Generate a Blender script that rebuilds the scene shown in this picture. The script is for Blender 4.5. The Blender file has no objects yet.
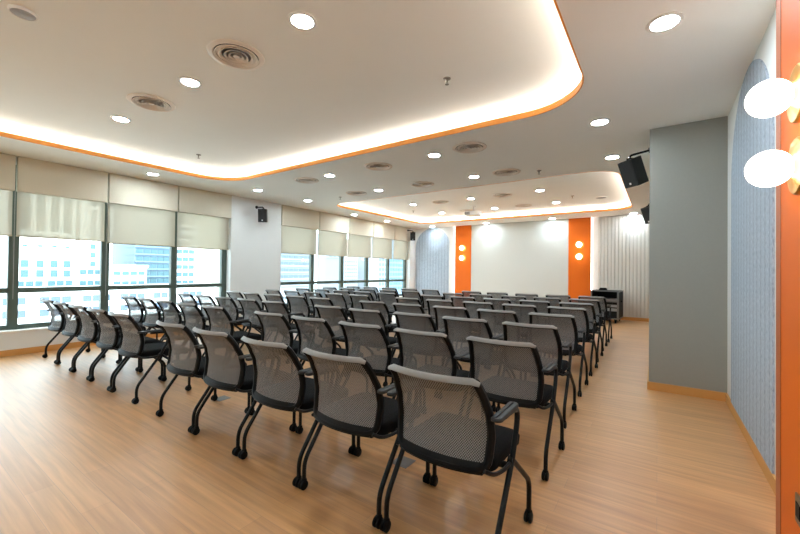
import bpy, bmesh, math, random
from mathutils import Vector, Matrix
from mathutils.geometry import tessellate_polygon
random.seed(7)
S = bpy.context.scene
COL = S.collection
PI = math.pi

# ------------------------------------------------------------------ materials
def lin(r, g, b):
    f = lambda c: (c/255/12.92) if c/255 <= .04045 else ((c/255+.055)/1.055)**2.4
    return (f(r), f(g), f(b), 1)

def mat(name, rgb, rough=.6, metal=0, spec=.5, noise=0, nscale=20, bump=0, bscale=60, emit=0, ecol=None):
    m = bpy.data.materials.new(name); m.use_nodes = True
    nt = m.node_tree; n = nt.nodes; L = nt.links
    b = n['Principled BSDF']
    b.inputs['Base Color'].default_value = lin(*rgb)
    b.inputs['Roughness'].default_value = rough
    b.inputs['Metallic'].default_value = metal
    b.inputs['Specular IOR Level'].default_value = spec
    tc = n.new('ShaderNodeTexCoord')
    if noise:
        t = n.new('ShaderNodeTexNoise'); t.inputs['Scale'].default_value = nscale; t.inputs['Detail'].default_value = 4
        L.new(tc.outputs['Object'], t.inputs['Vector'])
        mx = n.new('ShaderNodeMix'); mx.data_type = 'RGBA'
        c = lin(*rgb)
        mx.inputs[6].default_value = tuple(x*(1-noise) for x in c[:3])+(1,)
        mx.inputs[7].default_value = tuple(min(1, x*(1+noise)) for x in c[:3])+(1,)
        L.new(t.outputs['Fac'], mx.inputs[0]); L.new(mx.outputs[2], b.inputs['Base Color'])
    if bump:
        t = n.new('ShaderNodeTexNoise'); t.inputs['Scale'].default_value = bscale
        L.new(tc.outputs['Object'], t.inputs['Vector'])
        bp = n.new('ShaderNodeBump'); bp.inputs['Strength'].default_value = bump; bp.inputs['Distance'].default_value = .01
        L.new(t.outputs['Fac'], bp.inputs['Height']); L.new(bp.outputs['Normal'], b.inputs['Normal'])
    if emit:
        b.inputs['Emission Color'].default_value = lin(*(ecol or rgb)); b.inputs['Emission Strength'].default_value = emit
    return m

def floor_material():
    m = bpy.data.materials.new('oak_laminate'); m.use_nodes = True
    nt = m.node_tree; n = nt.nodes; L = nt.links; b = n['Principled BSDF']
    tc = n.new('ShaderNodeTexCoord')
    br = n.new('ShaderNodeTexBrick')
    br.inputs['Scale'].default_value = 1
    br.inputs['Brick Width'].default_value = 1.2; br.inputs['Row Height'].default_value = .13
    br.inputs['Mortar Size'].default_value = .0012; br.inputs['Bias'].default_value = 0
    br.offset = .37
    br.inputs['Color1'].default_value = lin(196, 144, 90)
    br.inputs['Color2'].default_value = lin(208, 157, 101)
    br.inputs['Mortar'].default_value = lin(176, 134, 94)
    L.new(tc.outputs['Object'], br.inputs['Vector'])
    mp = n.new('ShaderNodeMapping'); mp.inputs['Scale'].default_value = (1.6, 34, 1)
    L.new(tc.outputs['Object'], mp.inputs['Vector'])
    ns = n.new('ShaderNodeTexNoise'); ns.inputs['Scale'].default_value = 1; ns.inputs['Detail'].default_value = 6
    ns.inputs['Distortion'].default_value = .4
    L.new(mp.outputs['Vector'], ns.inputs['Vector'])
    rp = n.new('ShaderNodeValToRGB')
    rp.color_ramp.elements[0].position = .3; rp.color_ramp.elements[0].color = (.76, .74, .72, 1)
    rp.color_ramp.elements[1].position = .68; rp.color_ramp.elements[1].color = (1.06, 1.06, 1.06, 1)
    L.new(ns.outputs['Fac'], rp.inputs['Fac'])
    mx = n.new('ShaderNodeMix'); mx.data_type = 'RGBA'; mx.blend_type = 'MULTIPLY'; mx.inputs[0].default_value = 1
    L.new(br.outputs['Color'], mx.inputs[6]); L.new(rp.outputs['Color'], mx.inputs[7])
    L.new(mx.outputs[2], b.inputs['Base Color'])
    b.inputs['Roughness'].default_value = .45
    b.inputs['Specular IOR Level'].default_value = .5
    b.inputs['Coat Weight'].default_value = 1; b.inputs['Coat Roughness'].default_value = .42; b.inputs['Coat IOR'].default_value = 1.52
    return m

def mesh_fabric(name, rgb, open_):
    """woven chair mesh: threads with small see-through gaps"""
    m = bpy.data.materials.new(name); m.use_nodes = True
    nt = m.node_tree; n = nt.nodes; L = nt.links; b = n['Principled BSDF']; out = n['Material Output']
    b.inputs['Base Color'].default_value = lin(*rgb); b.inputs['Roughness'].default_value = .75
    tc = n.new('ShaderNodeTexCoord')
    def wave(rot):
        mp = n.new('ShaderNodeMapping'); mp.inputs['Rotation'].default_value = (0, rot, 0)
        L.new(tc.outputs['Object'], mp.inputs['Vector'])
        w = n.new('ShaderNodeTexWave'); w.inputs['Scale'].default_value = 40; w.bands_direction = 'X'
        L.new(mp.outputs['Vector'], w.inputs['Vector']); return w
    w1, w2 = wave(.72), wave(-.72)
    mu = n.new('ShaderNodeMath'); mu.operation = 'MULTIPLY'
    L.new(w1.outputs['Fac'], mu.inputs[0]); L.new(w2.outputs['Fac'], mu.inputs[1])
    mr = n.new('ShaderNodeMapRange'); mr.inputs[1].default_value = 0; mr.inputs[2].default_value = .26
    mr.inputs[3].default_value = 1-open_*1.55; mr.inputs[4].default_value = 1
    L.new(mu.outputs[0], mr.inputs[0])
    cm = n.new('ShaderNodeMix'); cm.data_type = 'RGBA'
    c = lin(*rgb); cm.inputs[6].default_value = tuple(x*.45 for x in c[:3])+(1,); cm.inputs[7].default_value = tuple(x*1.2 for x in c[:3])+(1,)
    L.new(mu.outputs[0], cm.inputs[0]); L.new(cm.outputs[2], b.inputs['Base Color'])
    tr = n.new('ShaderNodeBsdfTransparent'); mix = n.new('ShaderNodeMixShader')
    L.new(mr.outputs[0], mix.inputs[0]); L.new(tr.outputs[0], mix.inputs[1]); L.new(b.outputs[0], mix.inputs[2])
    L.new(mix.outputs[0], out.inputs['Surface'])
    return m

def blind_fabric():
    m = bpy.data.materials.new('blind_fabric'); m.use_nodes = True
    nt = m.node_tree; n = nt.nodes; L = nt.links; out = n['Material Output']
    n.remove(n['Principled BSDF'])
    d = n.new('ShaderNodeBsdfDiffuse'); d.inputs[0].default_value = lin(190, 182, 166)
    t = n.new('ShaderNodeBsdfTranslucent'); t.inputs[0].default_value = lin(194, 186, 172)
    tr = n.new('ShaderNodeBsdfTransparent'); tr.inputs[0].default_value = lin(252, 250, 244)
    a = n.new('ShaderNodeMixShader'); a.inputs[0].default_value = .42
    L.new(d.outputs[0], a.inputs[1]); L.new(t.outputs[0], a.inputs[2])
    c = n.new('ShaderNodeMixShader'); c.inputs[0].default_value = .2
    L.new(a.outputs[0], c.inputs[1]); L.new(tr.outputs[0], c.inputs[2])
    L.new(c.outputs[0], out.inputs['Surface'])
    return m

def glass_material():
    m = bpy.data.materials.new('window_glass'); m.use_nodes = True
    nt = m.node_tree; n = nt.nodes; L = nt.links; out = n['Material Output']
    n.remove(n['Principled BSDF'])
    tr = n.new('ShaderNodeBsdfTransparent'); tr.inputs[0].default_value = (.9, .97, .98, 1)
    g = n.new('ShaderNodeBsdfGlossy'); g.inputs['Roughness'].default_value = .02
    f = n.new('ShaderNodeLayerWeight'); f.inputs['Blend'].default_value = .5
    pw = n.new('ShaderNodeMath'); pw.operation = 'POWER'; pw.inputs[1].default_value = 4
    L.new(f.outputs['Facing'], pw.inputs[0])
    f = n.new('ShaderNodeMath'); f.operation = 'MULTIPLY_ADD'; f.inputs[1].default_value = .6; f.inputs[2].default_value = .02
    L.new(pw.outputs[0], f.inputs[0])
    mx = n.new('ShaderNodeMixShader')
    L.new(f.outputs[0], mx.inputs[0]); L.new(tr.outputs[0], mx.inputs[1]); L.new(g.outputs[0], mx.inputs[2])
    L.new(mx.outputs[0], out.inputs['Surface'])
    return m

def arch_material():
    """blue grey acoustic felt: fine uneven vertical cords"""
    m = bpy.data.materials.new('blue_grey_felt'); m.use_nodes = True
    nt = m.node_tree; n = nt.nodes; L = nt.links; b = n['Principled BSDF']
    tc = n.new('ShaderNodeTexCoord')
    mp = n.new('ShaderNodeMapping'); mp.inputs['Scale'].default_value = (110, 110, 34)
    L.new(tc.outputs['Object'], mp.inputs['Vector'])
    ns = n.new('ShaderNodeTexNoise'); ns.inputs['Scale'].default_value = 1; ns.inputs['Detail'].default_value = 3
    L.new(mp.outputs['Vector'], ns.inputs['Vector'])
    rp = n.new('ShaderNodeValToRGB')
    rp.color_ramp.elements[0].position = .33; rp.color_ramp.elements[0].color = lin(146, 160, 176)
    rp.color_ramp.elements[1].position = .68; rp.color_ramp.elements[1].color = lin(186, 199, 212)
    L.new(ns.outputs['Fac'], rp.inputs['Fac']); L.new(rp.outputs['Color'], b.inputs['Base Color'])
    cw = n.new('ShaderNodeMapping'); cw.inputs['Rotation'].default_value = (0, 0, PI/4); cw.inputs['Scale'].default_value = (1.414, 1.414, 1)
    L.new(tc.outputs['Object'], cw.inputs['Vector'])
    wv = n.new('ShaderNodeTexWave'); wv.bands_direction = 'X'; wv.inputs['Scale'].default_value = 2.7
    L.new(cw.outputs['Vector'], wv.inputs['Vector'])
    wr = n.new('ShaderNodeMapRange'); wr.inputs[3].default_value = .80; wr.inputs[4].default_value = 1; wr.inputs[2].default_value = .35
    L.new(wv.outputs['Fac'], wr.inputs[0])
    mm = n.new('ShaderNodeMix'); mm.data_type = 'RGBA'; mm.blend_type = 'MULTIPLY'; mm.inputs[0].default_value = 1
    L.new(rp.outputs['Color'], mm.inputs[6]); L.new(wr.outputs[0], mm.inputs[7]); L.new(mm.outputs[2], b.inputs['Base Color'])
    b.inputs['Roughness'].default_value = .9
    bp = n.new('ShaderNodeBump'); bp.inputs['Strength'].default_value = .4; bp.inputs['Distance'].default_value = .01
    L.new(ns.outputs['Fac'], bp.inputs['Height']); L.new(bp.outputs['Normal'], b.inputs['Normal'])
    return m

M = {}
M['floor'] = floor_material()
M['ceiling'] = mat('ceiling_paint', (247, 248, 244), .85, noise=.015, nscale=3)
M['wall'] = mat('wall_paint', (222, 225, 224), .8, noise=.015, nscale=3)
M['pillar'] = mat('grey_wallcovering', (148, 150, 144), .8, noise=.03, nscale=40)
M['orange'] = mat('orange_laminate', (222, 106, 16), .55, spec=.25, noise=.03, nscale=6)
M['orange_trim'] = mat('orange_band', (244, 160, 72), .6, noise=.02, nscale=6)
M['brown_edge'] = mat('orange_edge_strip', (176, 92, 42), .5, noise=.03, nscale=8)
M['skirt'] = mat('wood_skirting', (205, 150, 84), .5, noise=.06, nscale=12)
M['screen'] = mat('white_screen_paint', (203, 208, 205), .75, noise=.01, nscale=2)
M['rib'] = mat('white_ribbed_panel', (215, 212, 206), .65, noise=.02, nscale=8)
M['felt'] = arch_material()
M['frame'] = mat('dark_green_aluminium', (72, 86, 78), .5, metal=0, noise=.03, nscale=9)
M['alu'] = mat('grey_aluminium', (150, 152, 150), .4, metal=.6, noise=.02, nscale=9)
M['glass'] = glass_material()
M['blind'] = blind_fabric()
M['valance'] = mat('beige_blind_cover', (208, 202, 184), .85, noise=.02, nscale=30)
M['blindbar'] = mat('blind_bar', (176, 164, 140), .6, noise=.02)
M['black'] = mat('black_plastic', (9, 9, 10), .5, spec=.18, noise=.1, nscale=30)
M['tube'] = mat('black_powder_coat', (9, 9, 10), .4, spec=.25, noise=.1, nscale=30)
M['seat'] = mat('black_seat_fabric', (13, 13, 14), .95, spec=.15, noise=.25, nscale=220, bump=.3, bscale=400)
M['pad'] = mat('dark_grey_pad', (30, 31, 33), .6, noise=.08, nscale=40)
M['mesh'] = mesh_fabric('grey_chair_mesh', (146, 147, 148), .27)
M['rail'] = mat('rail_highlight_grey', (136, 135, 133), .4, noise=.08, nscale=150)  # dark plastic rail, ceiling highlight painted in as light grey
M['lamp'] = mat('downlight_diffuser', (255, 250, 240), .5, emit=125, ecol=(232, 247, 255))
M['led'] = mat('led_strip', (255, 240, 225), .5, emit=9, ecol=(246, 246, 243))
M['ledwall'] = mat('led_strip_wall', (255, 240, 225), .5, emit=3.5, ecol=(252, 246, 242))
M['globe'] = mat('opal_globe', (255, 252, 245), .4, emit=5, ecol=(255, 244, 228))
M['brass'] = mat('brushed_brass', (214, 158, 70), .32, metal=.85, noise=.04, nscale=40)
M['bronze'] = mat('bronze_plate', (132, 108, 74), .4, metal=.6, noise=.05, nscale=40)
M['white'] = mat('white_plastic', (232, 230, 226), .5, noise=.01)
M['vent'] = mat('vent_metal', (236, 226, 214), .5, noise=.02)
M['ventdark'] = mat('vent_throat', (30, 27, 24), .8, noise=.05)
M['perf'] = mat('perforated_grey_cover', (170, 168, 170), .6, noise=.25, nscale=160)
M['chrome'] = mat('sprinkler_metal', (120, 112, 104), .35, metal=.8, noise=.05)
M['steel'] = mat('floor_box_steel', (138, 140, 142), .4, metal=.5, noise=.05, nscale=40)
M['spk'] = mat('speaker_black', (20, 20, 20), .6, noise=.1, nscale=60)
M['grille'] = mat('speaker_grille', (30, 30, 31), .7, noise=.3, nscale=300)
M['silver'] = mat('case_silver_edge', (120, 120, 119), .35, metal=.7, noise=.04)
M['lens'] = mat('projector_lens', (20, 26, 40), .1, noise=.05)
M['bwhite'] = mat('facade_white', (240, 240, 238), .9, noise=.02, nscale=.3)
M['bcream'] = mat('facade_cream', (150, 150, 134), .9, noise=.02, nscale=.3)
M['bblue'] = mat('facade_blue_glass', (96, 116, 134), .5, noise=.08, nscale=.3)
M['bbeige'] = mat('facade_beige', (136, 118, 106), .9, noise=.02, nscale=.3)
M['bgrey'] = mat('facade_pale_grey', (128, 134, 140), .9, noise=.02, nscale=.3)
M['teal'] = mat('teal_panes', (60, 90, 98), .4, noise=.1, nscale=.6)
M['bluewin'] = mat('blue_grey_panes', (74, 88, 106), .4, noise=.1, nscale=.6)
M['ground'] = mat('street_ground', (200, 200, 196), .9, noise=.05, nscale=.1)

# ------------------------------------------------------------------ helpers
def box(bm, lo, hi):
    vs = [bm.verts.new((x, y, z)) for x in (lo[0], hi[0]) for y in (lo[1], hi[1]) for z in (lo[2], hi[2])]
    for q in ((0,1,3,2), (4,6,7,5), (0,4,5,1), (2,3,7,6), (0,2,6,4), (1,5,7,3)):
        bm.faces.new([vs[i] for i in q])

def tube(bm, pts, r, seg=8, rx=None):
    """sweep a round (or elliptical) section along a polyline"""
    pts = [Vector(p) for p in pts]
    rings = []; up = None
    for i, p in enumerate(pts):
        t = (pts[min(i+1, len(pts)-1)] - pts[max(i-1, 0)]).normalized()
        if up is None:
            up = Vector((1, 0, 0)) if abs(t.x) < .9 else Vector((0, 0, 1))
        up = (up - t*up.dot(t)).normalized(); sd = t.cross(up)
        rr = r[i] if isinstance(r, (list, tuple)) else r
        r2 = rr if rx is None else (rx[i] if isinstance(rx, (list, tuple)) else rx)
        rings.append([bm.verts.new(p + up*math.cos(a)*r2 + sd*math.sin(a)*rr) for a in [2*PI*k/seg for k in range(seg)]])
    for a, b in zip(rings, rings[1:]):
        for k in range(seg):
            bm.faces.new((a[k], a[(k+1) % seg], b[(k+1) % seg], b[k]))
    bm.faces.new(rings[0][::-1]); bm.faces.new(rings[-1])

def bend(pts, r=.05, n=4):
    """round the inner corners of a polyline"""
    pts = [Vector(p) for p in pts]; out = [pts[0]]
    for a, b, c in zip(pts, pts[1:], pts[2:]):
        d1 = min(r, (a-b).length*.45); d2 = min(r, (c-b).length*.45)
        p, q = b+(a-b).normalized()*d1, b+(c-b).normalized()*d2
        for k in range(n+1):
            t = k/n; out.append(p*(1-t)**2 + b*2*t*(1-t) + q*t*t)
    out.append(pts[-1]); return out

def lathe(bm, prof, seg=24, axis='Z', c=(0, 0, 0)):
    """revolve (radius, height) pairs about an axis through c"""
    c = Vector(c); rings = []
    for r, h in prof:
        ring = []
        for k in range(seg):
            a = 2*PI*k/seg; x, y = r*math.cos(a), r*math.sin(a)
            v = {'Z': (x, y, h), 'X': (h, x, y), 'Y': (x, h, y)}[axis]
            ring.append(bm.verts.new(c+Vector(v)))
        rings.append(ring)
    for a, b in zip(rings, rings[1:]):
        for k in range(seg):
            bm.faces.new((a[k], a[(k+1) % seg], b[(k+1) % seg], b[k]))
    if prof[0][0] > 1e-4: bm.faces.new(rings[0][::-1])
    if prof[-1][0] > 1e-4: bm.faces.new(rings[-1])

def prism(bm, poly, fn, d):
    """poly: 2-D outline; fn(a, b, d) -> 3-D; two caps and the sides"""
    A = [bm.verts.new(fn(a, b, 0)) for a, b in poly]; B = [bm.verts.new(fn(a, b, d)) for a, b in poly]
    bm.faces.new(A[::-1]); bm.faces.new(B)
    n = len(poly)
    for i in range(n): bm.faces.new((A[i], A[(i+1) % n], B[(i+1) % n], B[i]))

def rrect(x0, y0, x1, y1, r, n=10):
    out = []
    for cx, cy, a0 in ((x1-r, y1-r, 0), (x0+r, y1-r, 90), (x0+r, y0+r, 180), (x1-r, y0+r, 270)):
        for k in range(n+1):
            a = math.radians(a0+90*k/n); out.append((cx+r*math.cos(a), cy+r*math.sin(a)))
    return out

def obj(name, bm, m, parent=None, smooth=False, bevel=0):
    bmesh.ops.remove_doubles(bm, verts=bm.verts, dist=1e-6)
    bmesh.ops.recalc_face_normals(bm, faces=bm.faces)
    me = bpy.data.meshes.new(name); bm.to_mesh(me); bm.free()
    me.materials.append(m)
    o = bpy.data.objects.new(name, me); COL.objects.link(o)
    if smooth:
        me.polygons.foreach_set('use_smooth', [True]*len(me.polygons))
        if smooth == 'auto':
            me.set_sharp_from_angle(angle=math.radians(40))
    if parent: o.parent = parent
    if bevel:
        b = o.modifiers.new('bevel', 'BEVEL'); b.width = bevel; b.segments = 2; b.limit_method = 'ANGLE'
    return o

def boxes(name, bs, m, parent=None, bevel=0):
    bm = bmesh.new()
    for lo, hi in bs: box(bm, lo, hi)
    return obj(name, bm, m, parent, bevel=bevel)

def struct(o):
    o['kind'] = 'structure'; return o

def tag(o, label, cat, group=None):
    o['label'] = label; o['category'] = cat
    if group: o['group'] = group
    return o

def thing(name, label, cat, loc=(0, 0, 0), rot=0, group=None):
    o = bpy.data.objects.new(name, None); COL.objects.link(o)
    o.location = loc; o.rotation_euler.z = rot; o.empty_display_size = .1
    return tag(o, label, cat, group)

def dup(root, loc, rot, label):
    r = root.copy(); COL.objects.link(r); r.location = loc; r.rotation_euler.z = rot; r['label'] = label
    for ch in list(root.children):
        c = ch.copy(); COL.objects.link(c); c.parent = r
        for g in list(ch.children):
            d = g.copy(); COL.objects.link(d); d.parent = c
    return r

ORD = ['', 'first', 'second', 'third', 'fourth', 'fifth', 'sixth', 'seventh', 'eighth', 'ninth', 'tenth']

# ------------------------------------------------------------------ room numbers
LX, RX, BY, NY = -7.455, .566, 11.734, -3.2        # left wall, right wall, screen wall, wall behind the camera
CZ, UZ = 2.821, 2.985                              # soffit and raised ceiling
PX, PY = -.076, 4.86                               # grey pillar corner
C1 = (-6.5, -2.3, -.5, 3.81, .6)                   # raised bays: x0, y0, x1, y1, corner radius
C2 = (-6.52, 6.4, -.5, 10.69, .45)

# floor
struct(boxes('floor', [((LX-.35, NY-.2, -.12), (RX+.3, BY+.2, 0))], M['floor']))

# ceiling: soffit plate with two rounded openings
def soffit():
    bm = bmesh.new()
    outer = [(LX-.3, NY-.1), (RX+.2, NY-.1), (RX+.2, BY+.1), (LX-.3, BY+.1)]
    holes = [rrect(*C1), rrect(*C2)]
    loops = [outer]+holes
    for z in (CZ, CZ+.025):
        co = [Vector((x, y, z)) for lp in loops for x, y in lp]
        vs = [bm.verts.new(v) for v in co]
        for t in tessellate_polygon([[Vector((x, y, 0)) for x, y in lp] for lp in loops]):
            try: bm.faces.new([vs[i] for i in t])
            except ValueError: pass
    return obj('ceiling', bm, M['ceiling'])
struct(soffit())

def grow(c, d): return (c[0]-d, c[1]-d, c[2]+d, c[3]+d, c[4]+d)
def band(bm, c, t, z0, z1, n=12):
    """closed vertical ring following a rounded rectangle, wall thickness t outwards"""
    a, b = rrect(*c, n=n), rrect(*grow(c, t), n=n); k = len(a)
    V = [[bm.verts.new((x, y, z)) for x, y in lp] for lp, z in ((a, z0), (a, z1), (b, z1), (b, z0))]
    for i in range(k):
        j = (i+1) % k
        for p, q in ((0, 1), (1, 2), (2, 3), (3, 0)):
            bm.faces.new((V[p][i], V[p][j], V[q][j], V[q][i]))
for ci, c in enumerate((C1, C2), 1):
    bm = bmesh.new(); band(bm, c, .012, CZ-.002, CZ+.056)
    struct(obj(f'trim_{ci}', bm, M['orange_trim'], smooth='auto'))
    bm = bmesh.new(); band(bm, grow(c, .16), .02, CZ+.0255, UZ)          # side of the cove
    vs = [bm.verts.new((x, y, UZ)) for x, y in rrect(*grow(c, .18))]; bm.faces.new(vs[::-1])
    vs = [bm.verts.new((x, y, UZ+.03)) for x, y in rrect(*grow(c, .18))]; bm.faces.new(vs)
    struct(obj('ceiling_bay', bm, M['ceiling']))
    bm = bmesh.new(); band(bm, grow(c, .145), .012, CZ+.045, CZ+.085)
    tag(obj('cove_light_strip', bm, M['led']),
        ['warm LED strip hidden behind the orange edge of the large near ceiling bay',
         'warm LED strip hidden behind the orange edge of the ceiling bay by the screen wall'][ci-1], 'light strip')

# walls
struct(boxes('wall_right', [((RX, NY, 0), (RX+.15, PY, CZ))], M['wall']))
struct(boxes('wall_pillar', [((PX, PY, 0), (RX+.15, 6.3, CZ)), ((.07, 6.3, 0), (RX+.15, BY, CZ))], M['pillar']))
struct(boxes('wall_back', [((LX-.3, BY, 0), (RX+.15, BY+.15, CZ))], M['wall']))
struct(boxes('wall_front', [((LX-.3, NY-.15, 0), (RX+.15, NY, CZ))], M['wall']))
# left wall with two window openings
WIN = [(-.96, 4.45), (5.73, 11.40)]
SILL, HEAD = .335, CZ
wl = [((LX-.3, NY, 0), (LX, WIN[0][0], CZ)), ((LX-.3, WIN[0][1], 0), (LX, WIN[1][0], CZ)),
      ((LX-.3, WIN[1][1], 0), (LX, BY, CZ)),
      ((LX-.3, WIN[0][0], 0), (LX, WIN[0][1], SILL)), ((LX-.3, WIN[1][0], 0), (LX, WIN[1][1], SILL)),
      ((LX-.3, WIN[0][0], 2.72), (LX-.10, WIN[0][1], CZ)), ((LX-.3, WIN[1][0], 2.72), (LX-.10, WIN[1][1], CZ))]
struct(boxes('wall_left', wl, M['wall']))
bb = .085
struct(boxes('baseboard_left', [((LX, NY, 0), (LX+.014, BY, bb))], M['skirt']))
struct(boxes('baseboard_right', [((RX-.014, NY, 0), (RX, PY, bb))], M['skirt']))
struct(boxes('baseboard_pillar', [((PX-.014, PY-.014, 0), (RX, PY, bb)), ((PX-.014, PY, 0), (PX, 6.3, bb)), ((.056, 6.3, 0), (.07, BY, bb))], M['skirt']))
struct(boxes('baseboard_back', [((-1.39, BY-.085, 0), (.056, BY-.07, bb)), ((LX, BY-.03, 0), (-5.9, BY-.012, bb))], M['skirt']))

# windows
GX = LX-.20
def window(k, y0, y1, muls):
    w = bpy.data.objects.new(f'window_{k}', None); COL.objects.link(w); struct(w)
    bs = [((GX-.04, y0, SILL), (GX+.04, y1, SILL+.075)), ((GX-.04, y0, 2.65), (GX+.04, y1, 2.72)),
          ((GX-.04, y0, .87), (GX+.04, y1, .945))]
    for m_ in muls: bs.append(((GX-.04, m_-.055, SILL), (GX+.045, m_+.055, 2.72)))
    boxes('window_frame', bs, M['frame'], w, bevel=.004)
    for a, b in zip(muls, muls[1:]):
        for z0, z1 in ((SILL+.07, .875), (.94, 2.66)):
            boxes('window_pane', [((GX-.004, a+.05, z0), (GX+.004, b-.05, z1))], M['glass'], w)
    boxes('window_sill', [((LX-.16, y0, SILL-.012), (LX+.012, y1, SILL+.012))], M['white'], w)
PEL1 = [-.96, .14, 1.225, 2.298, 3.392, 4.47]
PEL2 = [5.745, 6.97, 8.155, 9.283, 10.44, 11.45]
window(1, WIN[0][0], WIN[0][1], [-.92, .16, 1.24, 2.32, 3.40, 4.40])
window(2, WIN[1][0], WIN[1][1], [5.77, 6.88, 8.02, 9.16, 10.30, 11.34])

# roller blinds: beige cover board above, fabric below
def blind(y0, y1, zb, label):
    b = thing('roller_blind', label, 'blind', (LX, (y0+y1)/2, zb), 0, 'roller blinds in the window wall')
    h = (y1-y0)/2
    boxes('cover_board', [((-.09, -h+.012, 2.325-zb), (.0, h-.012, CZ-.004-zb))], M['valance'], b, bevel=.004)
    boxes('blind_fabric', [((-.083, -h+.022, 0), (-.0815, h-.022, 2.40-zb))], M['blind'], b)
    bm = bmesh.new(); tube(bm, [(-.082, -h+.02, 0), (-.082, h-.02, 0)], .011, 10); obj('bottom_bar', bm, M['blindbar'], b, smooth='auto')
    bm = bmesh.new(); tube(bm, [(-.03, h-.006, .3), (-.03, h-.006, 2.35-zb)], .004, 6); tube(bm, [(-.03, h-.006, .3), (-.03, h-.006, -.9)], .003, 6)
    obj('pull_chain', bm, M['alu'], b)
n1 = ['near the camera end of the window wall', 'beside the left photo edge, mostly out of frame', 'over the view of the white hotel tower',
      'over the view of the blue glass tower', 'just before the white wall pier with the speaker']
for i in range(5):
    blind(PEL1[i], PEL1[i+1], [1.66, 1.69, 1.69, 1.665, 1.665][i], 'beige roller blind half lowered ' + n1[i])
for i in range(5):
    blind(PEL2[i], PEL2[i+1], 1.665, 'beige roller blind half lowered, ' + ['just past the white wall pier with the speaker',
          'second past the white wall pier', 'middle one of five past the white wall pier', 'second from the screen wall corner',
          'last one at the screen wall corner'][i])

# ------------------------------------------------------------------ screen wall
boxes_ = boxes('screen_panel', [((-5.176, BY-.05, 0), (-2.136, BY, CZ-.002))], M['screen'])
tag(boxes_, 'wide plain white wall panel between the two orange panels', 'wall panel')

def globe_lamp(loc, axis, label):
    """axis: unit direction out of the wall"""
    t = thing('wall_lamp', label, 'wall lamp', loc, 0, 'brass wall lamps with opal globes')
    ang = math.atan2(axis[1], axis[0]); t.rotation_euler.z = ang           # local +X points out of the wall
    bm = bmesh.new(); lathe(bm, [(.118, .0), (.118, .008), (.112, .014), (.06, .016), (.045, .022), (0, .022)], 36, 'X')
    obj('backplate', bm, M['brass'], t, smooth='auto')
    bm = bmesh.new(); lathe(bm, [(.03, .016), (.034, .018), (.044, .028), (.047, .036), (.04, .034), (0, .030)], 28, 'X')
    obj('lamp_holder', bm, M['brass'], t, smooth='auto')
    bm = bmesh.new(); R = .077
    lathe(bm, [(max(1e-5, R*math.sin(PI*k/18)), .024+R-.012-R*math.cos(PI*k/18)) for k in range(19)], 32, 'X')
    obj('globe', bm, M['globe'], t, smooth=True)
    return t

def orange_panel(label, x0, x1, led_side):
    p = thing('orange_panel', label, 'wall panel', ((x0+x1)/2, BY, 0), 0, 'orange wall panels')
    h = (x1-x0)/2
    boxes('board', [((-h, -.07, 0), (h, 0, CZ-.003))], M['orange'], p, bevel=.004)
    a, b = (-h-.02, -h-.001) if led_side < 0 else (h+.001, h+.02)
    o = boxes('light_strip', [((a, -.045, 0), (b, -.02, CZ-.005))], M['ledwall'], p); o['label'] = 'glowing white LED strip'
    return p
orange_panel('tall orange panel with two lamps at the window side of the screen wall', -5.773, -5.176, -1)
orange_panel('tall orange panel with two lamps near the equipment rack', -2.136, -1.547, 1)
for x, w in ((-5.475, 'orange panel by the windows'), (-1.84, 'orange panel near the equipment rack')):
    for z, n_ in ((2.05, 'upper'), (1.71, 'lower')):
        globe_lamp((x, BY-.07, z), (0, -1), f'{n_} glowing globe lamp with brass disc on the {w}')

# arched blue grey felt, screen wall corner and right wall
def arch(fn, c, r, zc, z0, lim, name, label):
    poly = []
    lo, hi = max(c-r, lim[0]), min(c+r, lim[1])
    poly = [(lo, z0), (hi, z0)]
    for k in range(41):
        a = PI*k/40; x = c+r*math.cos(a); z = zc+r*math.sin(a)
        if lo-1e-6 <= x <= hi+1e-6: poly.append((x, z))
        elif x > hi: pass
    if c+r > hi:
        z = zc+math.sqrt(max(0, r*r-(hi-c)**2)); poly.insert(2, (hi, z))
    bm = bmesh.new(); prism(bm, poly, fn, .012)
    return tag(obj(name, bm, M['felt']), label, 'wall panel', 'arched felt wall panels')
arch(lambda a, b, d: (a, BY-d, b), -6.70, .71, 2.10, .0, (LX+.02, -6.03), 'arched_felt_panel',
     'blue grey arched wall covering in the corner of windows and screen wall')
arch(lambda a, b, d: (RX-d, a, b), 3.80, .745, 2.06, bb, (3.0, 4.60), 'arched_felt_panel',
     'blue grey arched wall covering between grey pillar and near orange panel')

# ribbed white panel right of the screen wall
bm = bmesh.new()
x0, x1 = -1.38, .069; n_ = 17; p_ = (x1-x0)/n_
poly = [(x0, 0)]
for i in range(n_):
    a = x0+i*p_
    poly += [(a, .055), (a+p_*.12, .07), (a+p_*.80, .07), (a+p_*.92, .055)]
poly += [(x1, .055), (x1, 0)]
prism(bm, poly, lambda a, b, d: (a, BY-b, d), CZ-.004)
tag(obj('ribbed_panel', bm, M['rib']), 'white vertically ribbed wall panel behind the equipment rack', 'wall panel')

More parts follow.
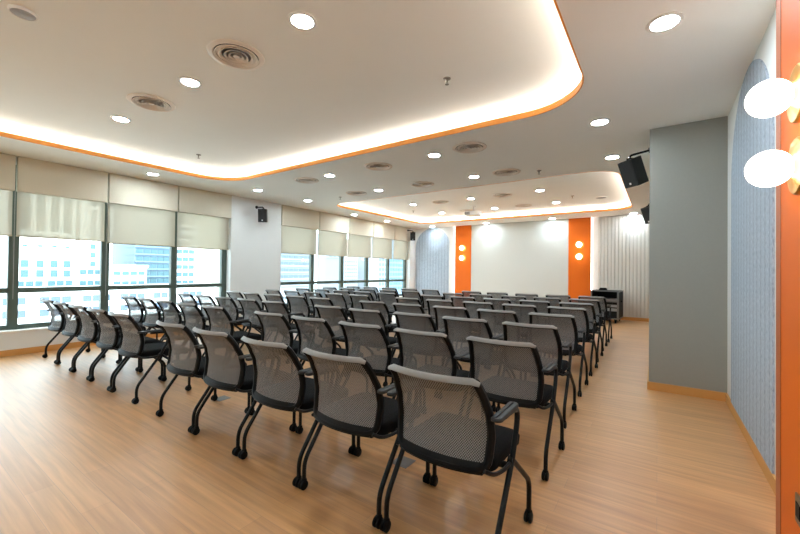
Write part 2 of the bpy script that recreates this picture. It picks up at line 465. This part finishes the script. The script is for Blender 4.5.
# near orange panel on the right wall
p = thing('orange_panel', 'tall orange panel with two big globe lamps at the right photo edge', 'wall panel', (RX, 2.32, 0), 0, 'orange wall panels')
boxes('board', [((-.09, -.38, 0), (0, .135, CZ-.003))], M['orange'], p)
o = boxes('edge_strip', [((-.092, .135, 0), (0, .218, CZ-.003))], M['brown_edge'], p); o['label'] = 'brownish vertical edge strip'
for a, b in ((.219, .233), (-.397, -.381)):
    o = boxes('light_strip', [((-.045, a, 0), (-.015, b, CZ-.005))], M['ledwall'], p); o['label'] = 'glowing white LED strip'
for z, n_ in ((2.0, 'upper'), (1.70, 'lower')):
    globe_lamp((RX-.09, 2.185, z), (-1, 0), f'{n_} big glowing globe lamp on the near orange panel')
s = thing('wall_socket', 'small bronze socket plate low on the near orange panel', 'socket', (RX-.09, 2.16, .30))
boxes('plate', [((-.008, -.045, -.058), (0, .045, .058))], M['bronze'], s, bevel=.003)
boxes('insert', [((-.011, -.026, -.03), (-.0075, .026, .03))], M['black'], s, bevel=.002)

# ------------------------------------------------------------------ ceiling fittings
def downlight(x, y, z, label):
    t = thing('downlight', label, 'ceiling light', (x, y, z), 0, 'round recessed ceiling lights')
    bm = bmesh.new(); lathe(bm, [(.072, 0), (.098, 0), (.100, -.004), (.096, -.008), (.076, -.009), (.072, -.004), (.072, 0)], 28)
    obj('trim_ring', bm, M['white'], t, smooth='auto')
    bm = bmesh.new(); lathe(bm, [(.0001, -.006), (.073, -.006), (.073, -.001), (.0001, -.001)], 28)
    obj('diffuser', bm, M['lamp'], t)
soff = [(-6.52, 4.44, 'nearest to the first window group end, row between the bays'), (-4.477, 4.39, 'row just past the large bay, between two round vents, window half'),
        (-2.49, 4.38, 'row just past the large bay, between two round vents, middle'), (-.50, 4.34, 'row just past the large bay, beside the pillar'),
        (-6.53, 5.73, 'row before the far bay, over the window wall pier'), (-4.482, 5.71, 'row before the far bay, window half'),
        (-2.50, 5.73, 'row before the far bay, middle'), (-.51, 5.75, 'row before the far bay, next to the pillar speaker'),
        (-6.93, 2.74, 'between large bay and window wall'), (.03, 2.83, 'between large bay and right wall'),
        (-7.03, 7.86, 'between far bay and windows, nearer one'), (-7.04, 9.42, 'between far bay and windows, farther one'),
        (-6.53, 11.40, 'in front of the arched blue panel by the windows'), (-4.54, 11.40, 'over the white screen panel, window side'),
        (-2.52, 11.38, 'over the white screen panel, rack side'), (-.52, 11.45, 'over the ribbed panel and equipment rack')]
for x, y, w in soff: downlight(x, y, CZ, 'round ceiling light ' + w)
bay = [(-2.04, 1.72, 'in the large bay, brightest and nearest to the middle'), (-3.58, 1.71, 'in the large bay between two round vents'),
       (-5.147, 1.69, 'in the large bay nearest to the windows'),
       (-5.24, 8.14, 'in the far bay, near row, window side'), (-3.652, 8.2, 'in the far bay, near row, just before the projector'),
       (-2.05, 8.13, 'in the far bay, near row, pillar side'), (-5.27, 9.76, 'in the far bay, far row, window side'),
       (-3.656, 9.78, 'in the far bay, far row, beside the projector'), (-2.07, 9.74, 'in the far bay, far row, pillar side')]
for x, y, w in bay: downlight(x, y, UZ, 'round ceiling light ' + w)
for x, y, w in ((-6.93, -.6, 'window side'), (.03, -.6, 'right wall side')): downlight(x, y, CZ, 'added unseen soffit light behind the camera, ' + w)  # unseen lamps added to help light the room
for x, w in ((-2.04, 'nearer the middle'), (-5.147, 'nearer the windows')): downlight(x, -.9, UZ, 'added unseen light in the large bay behind the camera, ' + w)  # two more lamps out of view, put in for extra light

def vent(x, y, z, label):
    t = thing('ceiling_vent', label, 'air vent', (x, y, z), 0, 'round ceiling air vents')
    R = .215
    bm = bmesh.new(); lathe(bm, [(.168, .0), (.20, 0), (R, -.003), (R-.002, -.010), (R-.02, -.016), (.178, -.018), (.168, -.01), (.168, 0)], 40)
    obj('rim', bm, M['vent'], t, smooth='auto')
    bm = bmesh.new(); lathe(bm, [(.0001, -.0015), (.17, -.0015), (.17, -.0005), (.0001, -.0005)], 40)
    obj('throat', bm, M['ventdark'], t)
    for a in (.163, .127, .091, .058):
        bm = bmesh.new(); lathe(bm, [(a-.016, -.009), (a-.015, -.013), (a, -.021), (a+.002, -.020), (a+.002, -.016), (a-.013, -.008), (a-.016, -.009)], 36)
        obj('cone_ring', bm, M['vent'], t, smooth='auto')
    bm = bmesh.new(); lathe(bm, [(.0001, -.021), (.026, -.021), (.028, -.017), (.018, -.004), (.0001, -.004)], 28)
    obj('hub', bm, M['vent'], t, smooth='auto')
for x, y, z, w in [(-2.81, 1.70, UZ, 'in the large bay, nearer to the middle'), (-4.36, 1.70, UZ, 'in the large bay, nearer to the windows'),
                   (-3.46, 4.39, CZ, 'past the large bay, middle one of its row'), (-1.96, 4.34, CZ, 'past the large bay, largest one towards the pillar'),
                   (-5.06, 4.40, CZ, 'past the large bay, towards the windows'), (-5.04, 5.69, CZ, 'before the far bay, towards the windows'),
                   (-3.50, 5.73, CZ, 'before the far bay, middle one of its row'), (-1.96, 5.73, CZ, 'before the far bay, towards the pillar'),
                   (-4.47, 8.18, UZ, 'in the far bay, near row, window side'), (-2.87, 8.16, UZ, 'in the far bay, near row, pillar side'),
                   (-2.87, 9.74, UZ, 'in the far bay, far row, pillar side'), (-4.45, 9.74, UZ, 'in the far bay, far row, beside the projector')]:
    vent(x, y, z, 'round ringed air vent ' + w)

def sprinkler(x, y, z, label):
    t = thing('sprinkler', label, 'sprinkler', (x, y, z), 0, 'ceiling sprinklers')
    bm = bmesh.new(); lathe(bm, [(.0001, 0), (.034, 0), (.032, -.007), (.016, -.012), (.0001, -.012)], 20); obj('escutcheon', bm, M['chrome'], t, smooth='auto')
    bm = bmesh.new(); lathe(bm, [(.010, -.010), (.008, -.030), (.011, -.034), (.004, -.036), (.004, -.052), (.0001, -.052)], 14); obj('stem', bm, M['chrome'], t, smooth='auto')
    bm = bmesh.new(); lathe(bm, [(.0001, -.050), (.018, -.052), (.018, -.055), (.0001, -.056)], 16); obj('deflector', bm, M['chrome'], t)
for x, y, z, w in [(-1.564, 2.97, UZ, 'in the large bay near its curved front corner'), (-5.75, 2.89, UZ, 'in the large bay by its window side corner'),
                   (-1.51, 5.92, CZ, 'just before the far bay on the pillar side'), (-5.61, 5.82, CZ, 'just before the far bay on the window side'),
                   (-1.585, 9.09, UZ, 'inside the far bay, pillar side'), (-5.8, 9.02, UZ, 'inside the far bay, window side')]:
    sprinkler(x, y, z, 'small metal sprinkler ' + w)

for x, y, r, nm, lab, cat in [(-3.56, .60, .075, 'ceiling_speaker', 'round white perforated disc in the large bay, top left photo corner', 'ceiling speaker'),
                              (-1.07, 9.6, .12, 'smoke_detector', 'round white disc in the far bay near the pillar', 'smoke detector')]:
    t = thing(nm, lab, cat, (x, y, UZ))
    bm = bmesh.new(); lathe(bm, [(.0001, 0), (r, 0), (r, -.008), (r*.92, -.018), (r*.86, -.018), (r*.86, -.014), (.0001, -.014)], 32); obj('rim', bm, M['white'], t, smooth='auto')
    bm = bmesh.new(); lathe(bm, [(.0001, -.014), (r*.85, -.014), (r*.6, -.02), (.0001, -.022)], 32); obj('cover', bm, M['perf'], t, smooth='auto')

# projector hanging in the far bay
t = thing('projector', 'white projector hanging from the far ceiling bay', 'projector', (-4.03, 9.20, UZ))
bm = bmesh.new(); lathe(bm, [(.0001, 0), (.07, 0), (.07, -.012), (.02, -.018), (.02, -.13), (.0001, -.13)], 20); obj('mount_pole', bm, M['white'], t, smooth='auto')
boxes('bracket', [((-.13, -.02, -.140), (.13, .02, -.128)), ((-.13, -.10, -.146), (-.10, .10, -.134)), ((.10, -.10, -.146), (.13, .10, -.134))], M['white'], t)
bm = bmesh.new(); prism(bm, rrect(-.20, -.15, .20, .15, .04, 5), lambda a, b, d: (a, b, -.255+d), .11); obj('body', bm, M['white'], t, bevel=.01)
bm = bmesh.new(); lathe(bm, [(.05, .14), (.05, .175), (.042, .178), (.036, .165), (.0001, .165)], 24, 'Y', (.08, 0, -.2)); obj('lens', bm, M['lens'], t, smooth='auto')
boxes('vent_grille', [((-.17+.018*k, -.153, -.235), (-.162+.018*k, -.149, -.165)) for k in range(8)], M['ventdark'], t)

# wall speakers
def speaker(loc, rot, tilt, w, h, d, label, arm):
    t = thing('wall_speaker', label, 'speaker', loc, 0, 'black wall speakers')
    R_ = Matrix.Rotation(rot, 4, 'Z') @ Matrix.Rotation(tilt, 4, 'X')     # local -Y is the front
    bm = bmesh.new(); prism(bm, [(-w/2, -d/2), (w/2, -d/2), (w*.36, d/2), (-w*.36, d/2)], lambda a, b, q: (a, b, -h/2+q), h); bm.transform(R_)
    obj('cabinet', bm, M['spk'], t, bevel=.008)
    bm = bmesh.new(); box(bm, (-w/2+.012, -d/2-.008, -h/2+.012), (w/2-.012, -d/2+.002, h/2-.012)); bm.transform(R_)
    obj('grille', bm, M['grille'], t, bevel=.004)
    bm = bmesh.new(); box(bm, (-.012, -d/2-.012, -h*.36-.012), (.012, -d/2-.007, -h*.36+.012)); bm.transform(R_)
    o = obj('badge', bm, M['white'], t); o['label'] = 'small white square badge'
    bm = bmesh.new(); top = R_ @ Vector((0, 0, h/2))
    a = Vector(arm)
    tube(bm, bend([top+Vector((0, 0, -.01)), top+Vector((0, 0, .045)), a], .03), .013, 8)
    u = (a-(top+Vector((0, 0, .045)))).normalized()
    tube(bm, [a-u*.012, a], .035, 12)
    box(bm, tuple(top+Vector((-.035, -.02, -.012))), tuple(top+Vector((.035, .02, .012))))
    obj('bracket', bm, M['tube'], t, smooth='auto')
speaker((-.245, 5.40, 2.50), math.radians(-42), math.radians(22), .21, .33, .19, 'large black speaker bracketed to the grey pillar', (PX+.245, .03, .25))
speaker((-.115, 8.9, 2.43), math.radians(-42), math.radians(22), .21, .33, .19, 'black speaker half hidden behind the grey pillar', (.07+.115, .03, .24))
speaker((LX+.20, 5.09, 2.45), math.radians(40), math.radians(6), .19, .29, .18, 'black speaker on the white pier between the window groups', (-.20, -.04, .20))
speaker((LX+.20, 11.28, 2.50), math.radians(30), math.radians(6), .18, .30, .17, 'black speaker in the corner of windows and screen wall', (-.20, -.04, .22))

# floor boxes
for x, y, w in ((-1.365, 2.034, 'just ahead of the rearmost chair row, near the open floor'), (-3.453, 1.995, 'in the aisle between the two chair blocks')):
    t = thing('floor_box', 'small steel floor socket box ' + w, 'floor socket', (x, y, 0), 0, 'floor socket boxes')
    boxes('frame', [((-.06, -.06, 0), (.06, .06, .004))], M['steel'], t, bevel=.001)
    boxes('lid', [((-.048, -.048, .0035), (.048, .048, .006))], M['steel'], t, bevel=.001)

# ------------------------------------------------------------------ equipment rack
t = thing('equipment_rack', 'black flight case rack with silver edges beside the screen wall', 'equipment rack', (-1.08, 11.02, 0), math.radians(-4))
W, D, z0, z1 = .31, .36, .10, .80
boxes('case', [((-W, -D, z0), (-W+.02, D, z1)), ((W-.02, -D, z0), (W, D, z1)), ((-W, -D, z0), (W, D, z0+.02)),
               ((-W, D-.02, z0), (W, D, z1)), ((-W, -D*.2, z1-.02), (W, D, z1)), ((-W+.02, -D+.05, z0+.02), (W-.02, D-.02, z1-.28))], M['black'], t)
edge = []
for sx in (-1, 1):
    xa, xb = sorted((sx*W, sx*(W+.006)))
    edge += [((xa, -D-.004, z0), (xb, -D+.03, z1)), ((xa, D-.03, z0), (xb, D+.004, z1)), ((xa, -D, z1-.03), (xb, D, z1+.004)), ((xa, -D, z0), (xb, D, z0+.03))]
edge += [((-W, -D-.006, z0), (W, -D, z0+.03)), ((-W, -D*.2-.006, z1-.03), (W, -D*.2, z1+.004)), ((-W, -D-.006, z0), (-W+.03, -D, z1)), ((W-.03, -D-.006, z0), (W, -D, z1))]
o = boxes('edge_trim', edge, M['silver'], t); o['label'] = 'silver metal edging'
o = boxes('mixer', [((-W+.03, -D+.01, z1-.27), (W-.03, D*.3, z1-.20))], M['silver'], t, bevel=.01); o['label'] = 'silver mixing desk surface'
boxes('rack_unit', [((-W+.03, -D+.02, .40), (W-.03, -D+.05, .46)), ((-W+.03, -D+.03, .30), (W-.03, -D+.05, .37))], M['steel'], t)
boxes('handle', [((W+.004, -.06, .52), (W+.03, .06, .56))], M['black'], t, bevel=.006)
for sx in (-1, 1):
    for sy in (-1, 1):
        bm = bmesh.new(); lathe(bm, [(.0001, -.015), (.04, -.015), (.045, 0), (.04, .015), (.0001, .015)], 18, 'X', (sx*(W-.07), sy*(D-.07), .045))
        box(bm, (sx*(W-.07)-.03, sy*(D-.07)-.03, .06), (sx*(W-.07)+.03, sy*(D-.07)+.03, z0))
        obj('caster', bm, M['black'], t, smooth='auto')
t = thing('cable_coil', 'small black cable coil lying on top of the equipment rack', 'cable', (-1.18, 11.10, .804))
for r_, zz in ((.07, .011), (.062, .03), (.055, .048)):
    bm = bmesh.new(); tube(bm, [(r_*1.3*math.cos(a), r_*math.sin(a), zz) for a in [2*PI*k/20 for k in range(21)]], .011, 8); obj('loop', bm, M['black'], t, smooth=True)

# ------------------------------------------------------------------ chairs
ZB, ZT = .412, .812
def bpt(u, v):
    """surface of the backrest: u -1..1 across, v 0..1 up; the chair faces +Y"""
    w = .212 + .020*math.sin(PI*min(1, v*1.0+.05)) + .006*(1-v)
    def cr(ts, vs, t):
        for (a, b, c, d) in zip(ts, ts[1:], vs, vs[1:]):
            if t <= b:
                s = (t-a)/(b-a); s = s*s*(3-2*s)*.5+s*.5; return c+(d-c)*s
        return vs[-1]
    y = cr([0, .18, .38, .6, .8, .93, 1], [-.002, .018, .028, .012, -.028, -.064, -.092], v)
    return Vector((u*w, y+.045*u*u-.012, ZB+(ZT-ZB)*v - .012*abs(u)**3*(v > .9)*0))

def make_chair(label):
    c = thing('training_chair', label, 'chair', (0, 0, 0), 0, 'mesh back training chairs in rows')
    # seat pad
    bm = bmesh.new()
    def sh(x, y, z):
        f = max(0, (y-.36)/.14); return (x, y, z-.028*f*f)
    lay = [(.378, .06), (.382, .022), (.394, .004), (.436, 0), (.45, .008), (.457, .025), (.459, .06)]
    rings = [[bm.verts.new(sh(x, y, z)) for x, y in rrect(-.232+i, .055+i, .232-i, .505-i, .075-i*.5, 6)] for z, i in lay]
    for a, b in zip(rings, rings[1:]):
        for k in range(len(a)): bm.faces.new((a[k], a[(k+1) % len(a)], b[(k+1) % len(a)], b[k]))
    bm.faces.new(rings[0][::-1]); bm.faces.new(rings[-1])
    obj('seat', bm, M['seat'], c, smooth='auto')
    # mesh panel
    bm = bmesh.new(); nu, nv = 10, 16
    g = [[bm.verts.new(bpt(-.95+1.9*i/nu, .10+.87*j/nv)) for i in range(nu+1)] for j in range(nv+1)]
    for j in range(nv):
        for i in range(nu): bm.faces.new((g[j][i], g[j][i+1], g[j+1][i+1], g[j+1][i]))
    obj('back_mesh', bm, M['mesh'], c, smooth=True)
    # black frame: sides and deep lower edge
    bm = bmesh.new()
    path = [bpt(-.97, .985-.88*k/14) for k in range(15)] + [bpt(-.93, .055), bpt(-.82, .03)]
    path += [bpt(-.7+1.4*k/8, .022) for k in range(9)] + [bpt(.82, .03), bpt(.93, .055)] + [bpt(.97, .105+.88*k/14) for k in range(15)]
    tube(bm, path, .0185, 8)
    tube(bm, [bpt(-.97+1.94*k/12, .968)+Vector((0, .002, 0)) for k in range(13)], .0095, 8)
    for off in (0,):
        F_, B_ = [], []
        for j in range(5):
            v = -.02+.12*j/4
            F_.append([bm.verts.new(bpt(-.93+1.86*i/10, v)+Vector((0, .012, 0))) for i in range(11)])
            B_.append([bm.verts.new(bpt(-.93+1.86*i/10, v)+Vector((0, -.014+(.010 if j in (0, 4) else 0), 0))) for i in range(11)])
        for G in (F_, B_):
            for j in range(4):
                for i in range(10): bm.faces.new((G[j][i], G[j][i+1], G[j+1][i+1], G[j+1][i]))
        rim = lambda G: G[0] + [G[j][-1] for j in range(1, 5)] + G[4][-2::-1] + [G[j][0] for j in range(3, 0, -1)]
        f, b = rim(F_), rim(B_)
        for k in range(len(f)): bm.faces.new((f[k], f[(k+1) % len(f)], b[(k+1) % len(f)], b[k]))
    obj('back_frame', bm, M['black'], c, smooth='auto')
    # top edge, its highlight put in as pale grey
    bm = bmesh.new()
    rail = [bpt(-1.05+2.1*k/16, 1.0)+Vector((0, -.004, -.010 if k in (0, 16) else 0)) for k in range(17)]
    tube(bm, rail, [.010]+[.0155]*15+[.010], 10, [.006]+[.0068]*15+[.006])
    obj('top_rail', bm, M['rail'], c, smooth='auto')
    # cross bar under the seat
    bm = bmesh.new(); tube(bm, [(-.27, .2, .385), (.27, .2, .385)], .016, 10); box(bm, (-.12, .12, .366), (.12, .40, .3775)); obj('crossbar', bm, M['tube'], c, smooth='auto')
    for s in (-1, 1):
        x = .271*s
        bm = bmesh.new(); tube(bm, bend([(x*.80, .01, .43), (x*.90, .05, .405), (x*.97, .13, .402), (x*.99, .20, .41)], .03), .009, 8)
        lathe(bm, [(.0001, -.011), (.021, -.011), (.021, .011), (.0001, .011)], 14, 'X', (x*.98, .2, .412))
        obj('hinge', bm, M['tube'], c, smooth='auto')
        for pts in ([(x, 0, .045), (x, 0, .155), (x, .20, .42)], [(x, .47, .045), (x, .47, .205), (x, .205, .415)]):
            bm = bmesh.new(); tube(bm, bend(pts, .05), .0125, 10)
            lg = obj('leg', bm, M['tube'], c, smooth='auto')
            y = pts[0][1]; bm = bmesh.new()
            for q in (-.010, .010):
                lathe(bm, [(.0001, q-.008), (.021, q-.008), (.0265, q-.005), (.0265, q+.005), (.021, q+.008), (.0001, q+.008)], 16, 'X', (x, y-.008, .0265))
            lathe(bm, [(.006, .02), (.017, .030), (.017, .052), (.011, .062), (.0001, .062)], 12, 'Z', (x, y, 0))
            obj('caster', bm, M['black'], lg, smooth='auto')
        bm = bmesh.new(); tube(bm, bend([(x, .20, .42), (x, .262, .545), (x, .272, .622), (x*.99, .20, .634), (x*.98, .11, .635)], .05), .0125, 10)
        obj('armrest_support', bm, M['tube'], c, smooth='auto')
        bm = bmesh.new()
        lay = [(.642, .006), (.645, 0), (.654, 0), (.659, .004), (.660, .012)]
        rings = [[bm.verts.new((px, py, z)) for px, py in rrect(x*.975-.024+i, .0+i, x*.975+.024-i, .25-i, .022-i*.5, 6)] for z, i in lay]
        for a, b in zip(rings, rings[1:]):
            for k in range(len(a)): bm.faces.new((a[k], a[(k+1) % len(a)], b[(k+1) % len(a)], b[k]))
        bm.faces.new(rings[0][::-1]); bm.faces.new(rings[-1])
        obj('armrest', bm, M['pad'], c, smooth='auto')
    return c

ROWY = [1.456, 2.37, 3.243, 4.134, 5.055, 5.90, 6.79, 7.69]
ROWD = [0, -.025, -.09, -.115, -.135, -.165, -.19, -.20]
SEATX = [-.80, -1.388, -1.975, -2.588, -3.18, -4.216, -4.823, -5.43, -6.037, -6.644]
proto = None
for r in range(8):
    for s in range(10):
        jx, jy, ja = random.uniform(-.003, .003), random.uniform(-.015, .015), random.uniform(-.014, .014)
        if r == 0: jx = jy = ja = 0
        x, y = SEATX[s]+ROWD[r]+jx, ROWY[r]+jy
        row = ORD[8-r]
        if s < 5:
            where = 'end seat by the open floor' if s == 0 else ('aisle seat on the pillar side' if s == 4 else f'{ORD[s+1]} seat from the open floor')
        else:
            k = 10-s
            where = 'end seat by the windows' if k == 1 else ('aisle seat on the window side' if k == 5 else f'{ORD[k]} seat from the windows')
        lab = f'black mesh chair, {row} row from the screen wall, {where}'
        if proto is None:
            proto = make_chair(lab); proto.location = (x, y, 0)
        else:
            dup(proto, (x, y, 0), ja, lab)

# ------------------------------------------------------------------ city outside (high floor)
struct(boxes('ground_outside', [((-420, -160, -42), (-12, 420, -40))], M['ground']))
def building(label, X, depth, y0, y1, z0, z1, wall, wins, wm, bands=()):
    """front faces +X at X; wins: (y, z, width, height) panes, bands: (z, height) ledges"""
    b = thing('building', label, 'building', (X, (y0+y1)/2, z0), 0, 'buildings across the street')
    h = (y1-y0)/2; cy = (y0+y1)/2
    bs = [((-depth, -h, 0), (0, h, z1-z0))] + [((-depth*.5, -h-.1, z-z0), (.7, h+.1, z-z0+t_)) for z, t_ in bands]
    boxes('wall', bs, wall, b)
    boxes('roof', [((-depth-.3, -h-.3, z1-z0), (.3, h+.3, z1-z0+.6))], wall, b)
    for (y, z, w, hh) in wins:
        o = bpy.data.objects.new('window', PANE[wm]); COL.objects.link(o); o.parent = b
        o.location = (.06, y-cy, z-z0); o.scale = (1, w, hh)
    return b
PANE = {}
for k in ('teal', 'bluewin', 'bgrey'):
    bm = bmesh.new(); box(bm, (-.1, -.5, -.5), (.1, .5, .5)); me = bpy.data.meshes.new('window_pane'); bm.to_mesh(me); bm.free()
    me.materials.append(M[k]); PANE[k] = me

def grid(ys, zs, w, h): return [(y, z, w, h) for y in ys for z in zs]
A = grid([21.3, 23.9, 26.4, 28.8], [2.0, -.3], 1.3, 1.7) + grid([21.3, 23.9, 26.4, 28.8], [6.2+2.4*i for i in range(5)], .9, .5) \
    + grid([20.6, 22.2, 23.8, 26.0, 27.6, 29.2], [-2.7], 1.35, 1.3) + grid([21.3, 23.9, 26.4, 28.8], [18.4], 1.5, 17)
building('white hotel tower with columns of small windows outside the near windows', -120, 14, 17.6, 30.4, -40, 30, M['bwhite'], A, 'teal')
B = grid([33.6], [2.2+2.2*i for i in range(9)], 1.1, 1.3) + grid([35.4], [2.2+2.2*i for i in range(9)], .5, 1.3) + grid([31.7, 33.2, 34.7], [.1, -2.7], 1.3, 1.2)
building('narrow white slab building beside the hotel tower', -119, 14, 31.2, 36.2, -40, 26, M['bwhite'], B, 'teal')
P = []
for i in range(24):
    if i % 4 != 3:
        P += [(14.5+1.75*i, z, 1.5, 1.4) for z in (-5.6, -8.2, -10.9)]
building('long low white building with rows of square windows', -104, 6, 12, 58, -40, -3.6, M['bwhite'], P[:96], 'bluewin', [(-6.9, .35), (-9.6, .35)])
Cw = grid([44.4, 46.2, 48.0, 49.8, 51.4], [-2.4+2.1*i for i in range(10)], 1.5, 1.3)
building('blue glass apartment tower with white balcony bands', -120, 16, 43.2, 52.4, -40, 24, M['bblue'], Cw, 'teal', [(-3.4+2.1*i, .4) for i in range(12)])
D_ = grid([36.6, 38.4, 40.2, 42.0], [-.1, -2.6], 1.5, 1.0)
building('low white annex in front of the blue glass tower', -112, 5, 35.6, 43.2, -40, 1.4, M['bwhite'], D_, 'teal')
E_ = grid([55.0, 56.8, 58.6], [-3.0+2.35*i for i in range(8)], 1.6, 1.3)
building('white office block with teal window bands', -120, 14, 53.8, 60.6, -40, 14, M['bwhite'], E_, 'teal', [(-4.0+2.35*i, .35) for i in range(8)])
building('plain cream tower with few windows', -122, 16, 61.2, 78, -40, 40, M['bcream'], grid([64, 66], [-4+3*i for i in range(4)], .5, 1), 'bgrey')
F_ = grid([92.5+2.4*i for i in range(7)], [-4+2.6*i for i in range(9)], 2.1, 1.1)
building('white apartment block with banded balconies past the wall pier', -120, 16, 90, 108, -40, 24, M['bgrey'], F_, 'bluewin', [(-5.3+2.6*i, .4) for i in range(9)])
G_ = grid([228, 233], [-2+5*i for i in range(7)], 3, 3)
building('slender pale blue tower far away', -230, 12, 224, 237, -40, 32, M['bgrey'], G_, 'bluewin')
building('slender white tower far away', -230, 12, 240, 252, -40, 26, M['bgrey'], grid([244, 248], [-2+4*i for i in range(6)], 1.6, 2), 'bluewin')
H_ = grid([150+1.5*i for i in range(7)], [-8+2.0*i for i in range(8)], .7, .9)
building('white block with a grid of tiny windows', -140, 14, 149, 160, -40, 8, M['bgrey'], H_, 'bluewin')
building('beige tower behind the tiny window block', -165, 12, 189, 199, -40, 22, M['bbeige'], grid([191, 196], [-6+4*i for i in range(6)], .8, 1.4), 'bluewin')
J_ = grid([181, 184, 187], [-10+3*i for i in range(10)], 2, 1.8)
building('pale grey office tower seen through the last windows', -140, 14, 170, 189, -40, 26, M['bgrey'], J_, 'bluewin')
K_ = grid([192.5+3*i for i in range(6)], [-10+3*i for i in range(10)], 2.2, 1.8)
building('pale teal tower at the screen wall end of the view', -140, 14, 190.5, 210, -40, 30, M['bblue'], K_, 'teal')

# ------------------------------------------------------------------ light and sky
w = bpy.data.worlds.new('sky'); S.world = w; w.use_nodes = True
bg = w.node_tree.nodes['Background']
bg.inputs[0].default_value = (.86, .94, 1, 1); bg.inputs[1].default_value = 3.7
sun = bpy.data.lights.new('sun', 'SUN'); so = bpy.data.objects.new('sun', sun); COL.objects.link(so)
sun.energy = 4.5; sun.angle = .05
so.rotation_euler = Vector((-.75, .25, -.62)).to_track_quat('-Z', 'Y').to_euler()

# ------------------------------------------------------------------ camera
cam = bpy.data.cameras.new('camera'); co = bpy.data.objects.new('camera', cam); COL.objects.link(co)
cam.sensor_fit = 'HORIZONTAL'; cam.sensor_width = 36; cam.lens = 372.38/800*36; cam.clip_start = .02; cam.clip_end = 1000
yaw, pit, rol = .6055, .0104, .011
F = Vector((-math.sin(yaw), math.cos(yaw), 0)); R = Vector((math.cos(yaw), math.sin(yaw), 0)); U = Vector((0, 0, 1))
F2 = F*math.cos(pit)+U*math.sin(pit); U2 = U*math.cos(pit)-F*math.sin(pit)
R3 = R*math.cos(rol)+U2*math.sin(rol); U3 = U2*math.cos(rol)-R*math.sin(rol)
mx = Matrix((R3, U3, -F2)).transposed().to_4x4(); mx.translation = (0, 0, 1.25)
co.matrix_world = mx
S.camera = co

S.view_settings.view_transform = 'Standard'; S.view_settings.look = 'None'
S.view_settings.gamma = 1; S.view_settings.use_curve_mapping = False
S.view_settings.exposure = .92
S.cycles.transparent_max_bounces = 40
S.cycles.max_bounces = 10
S.cycles.diffuse_bounces = 6
S.cycles.sample_clamp_indirect = 6
S.cycles.caustics_reflective = False; S.cycles.caustics_refractive = False
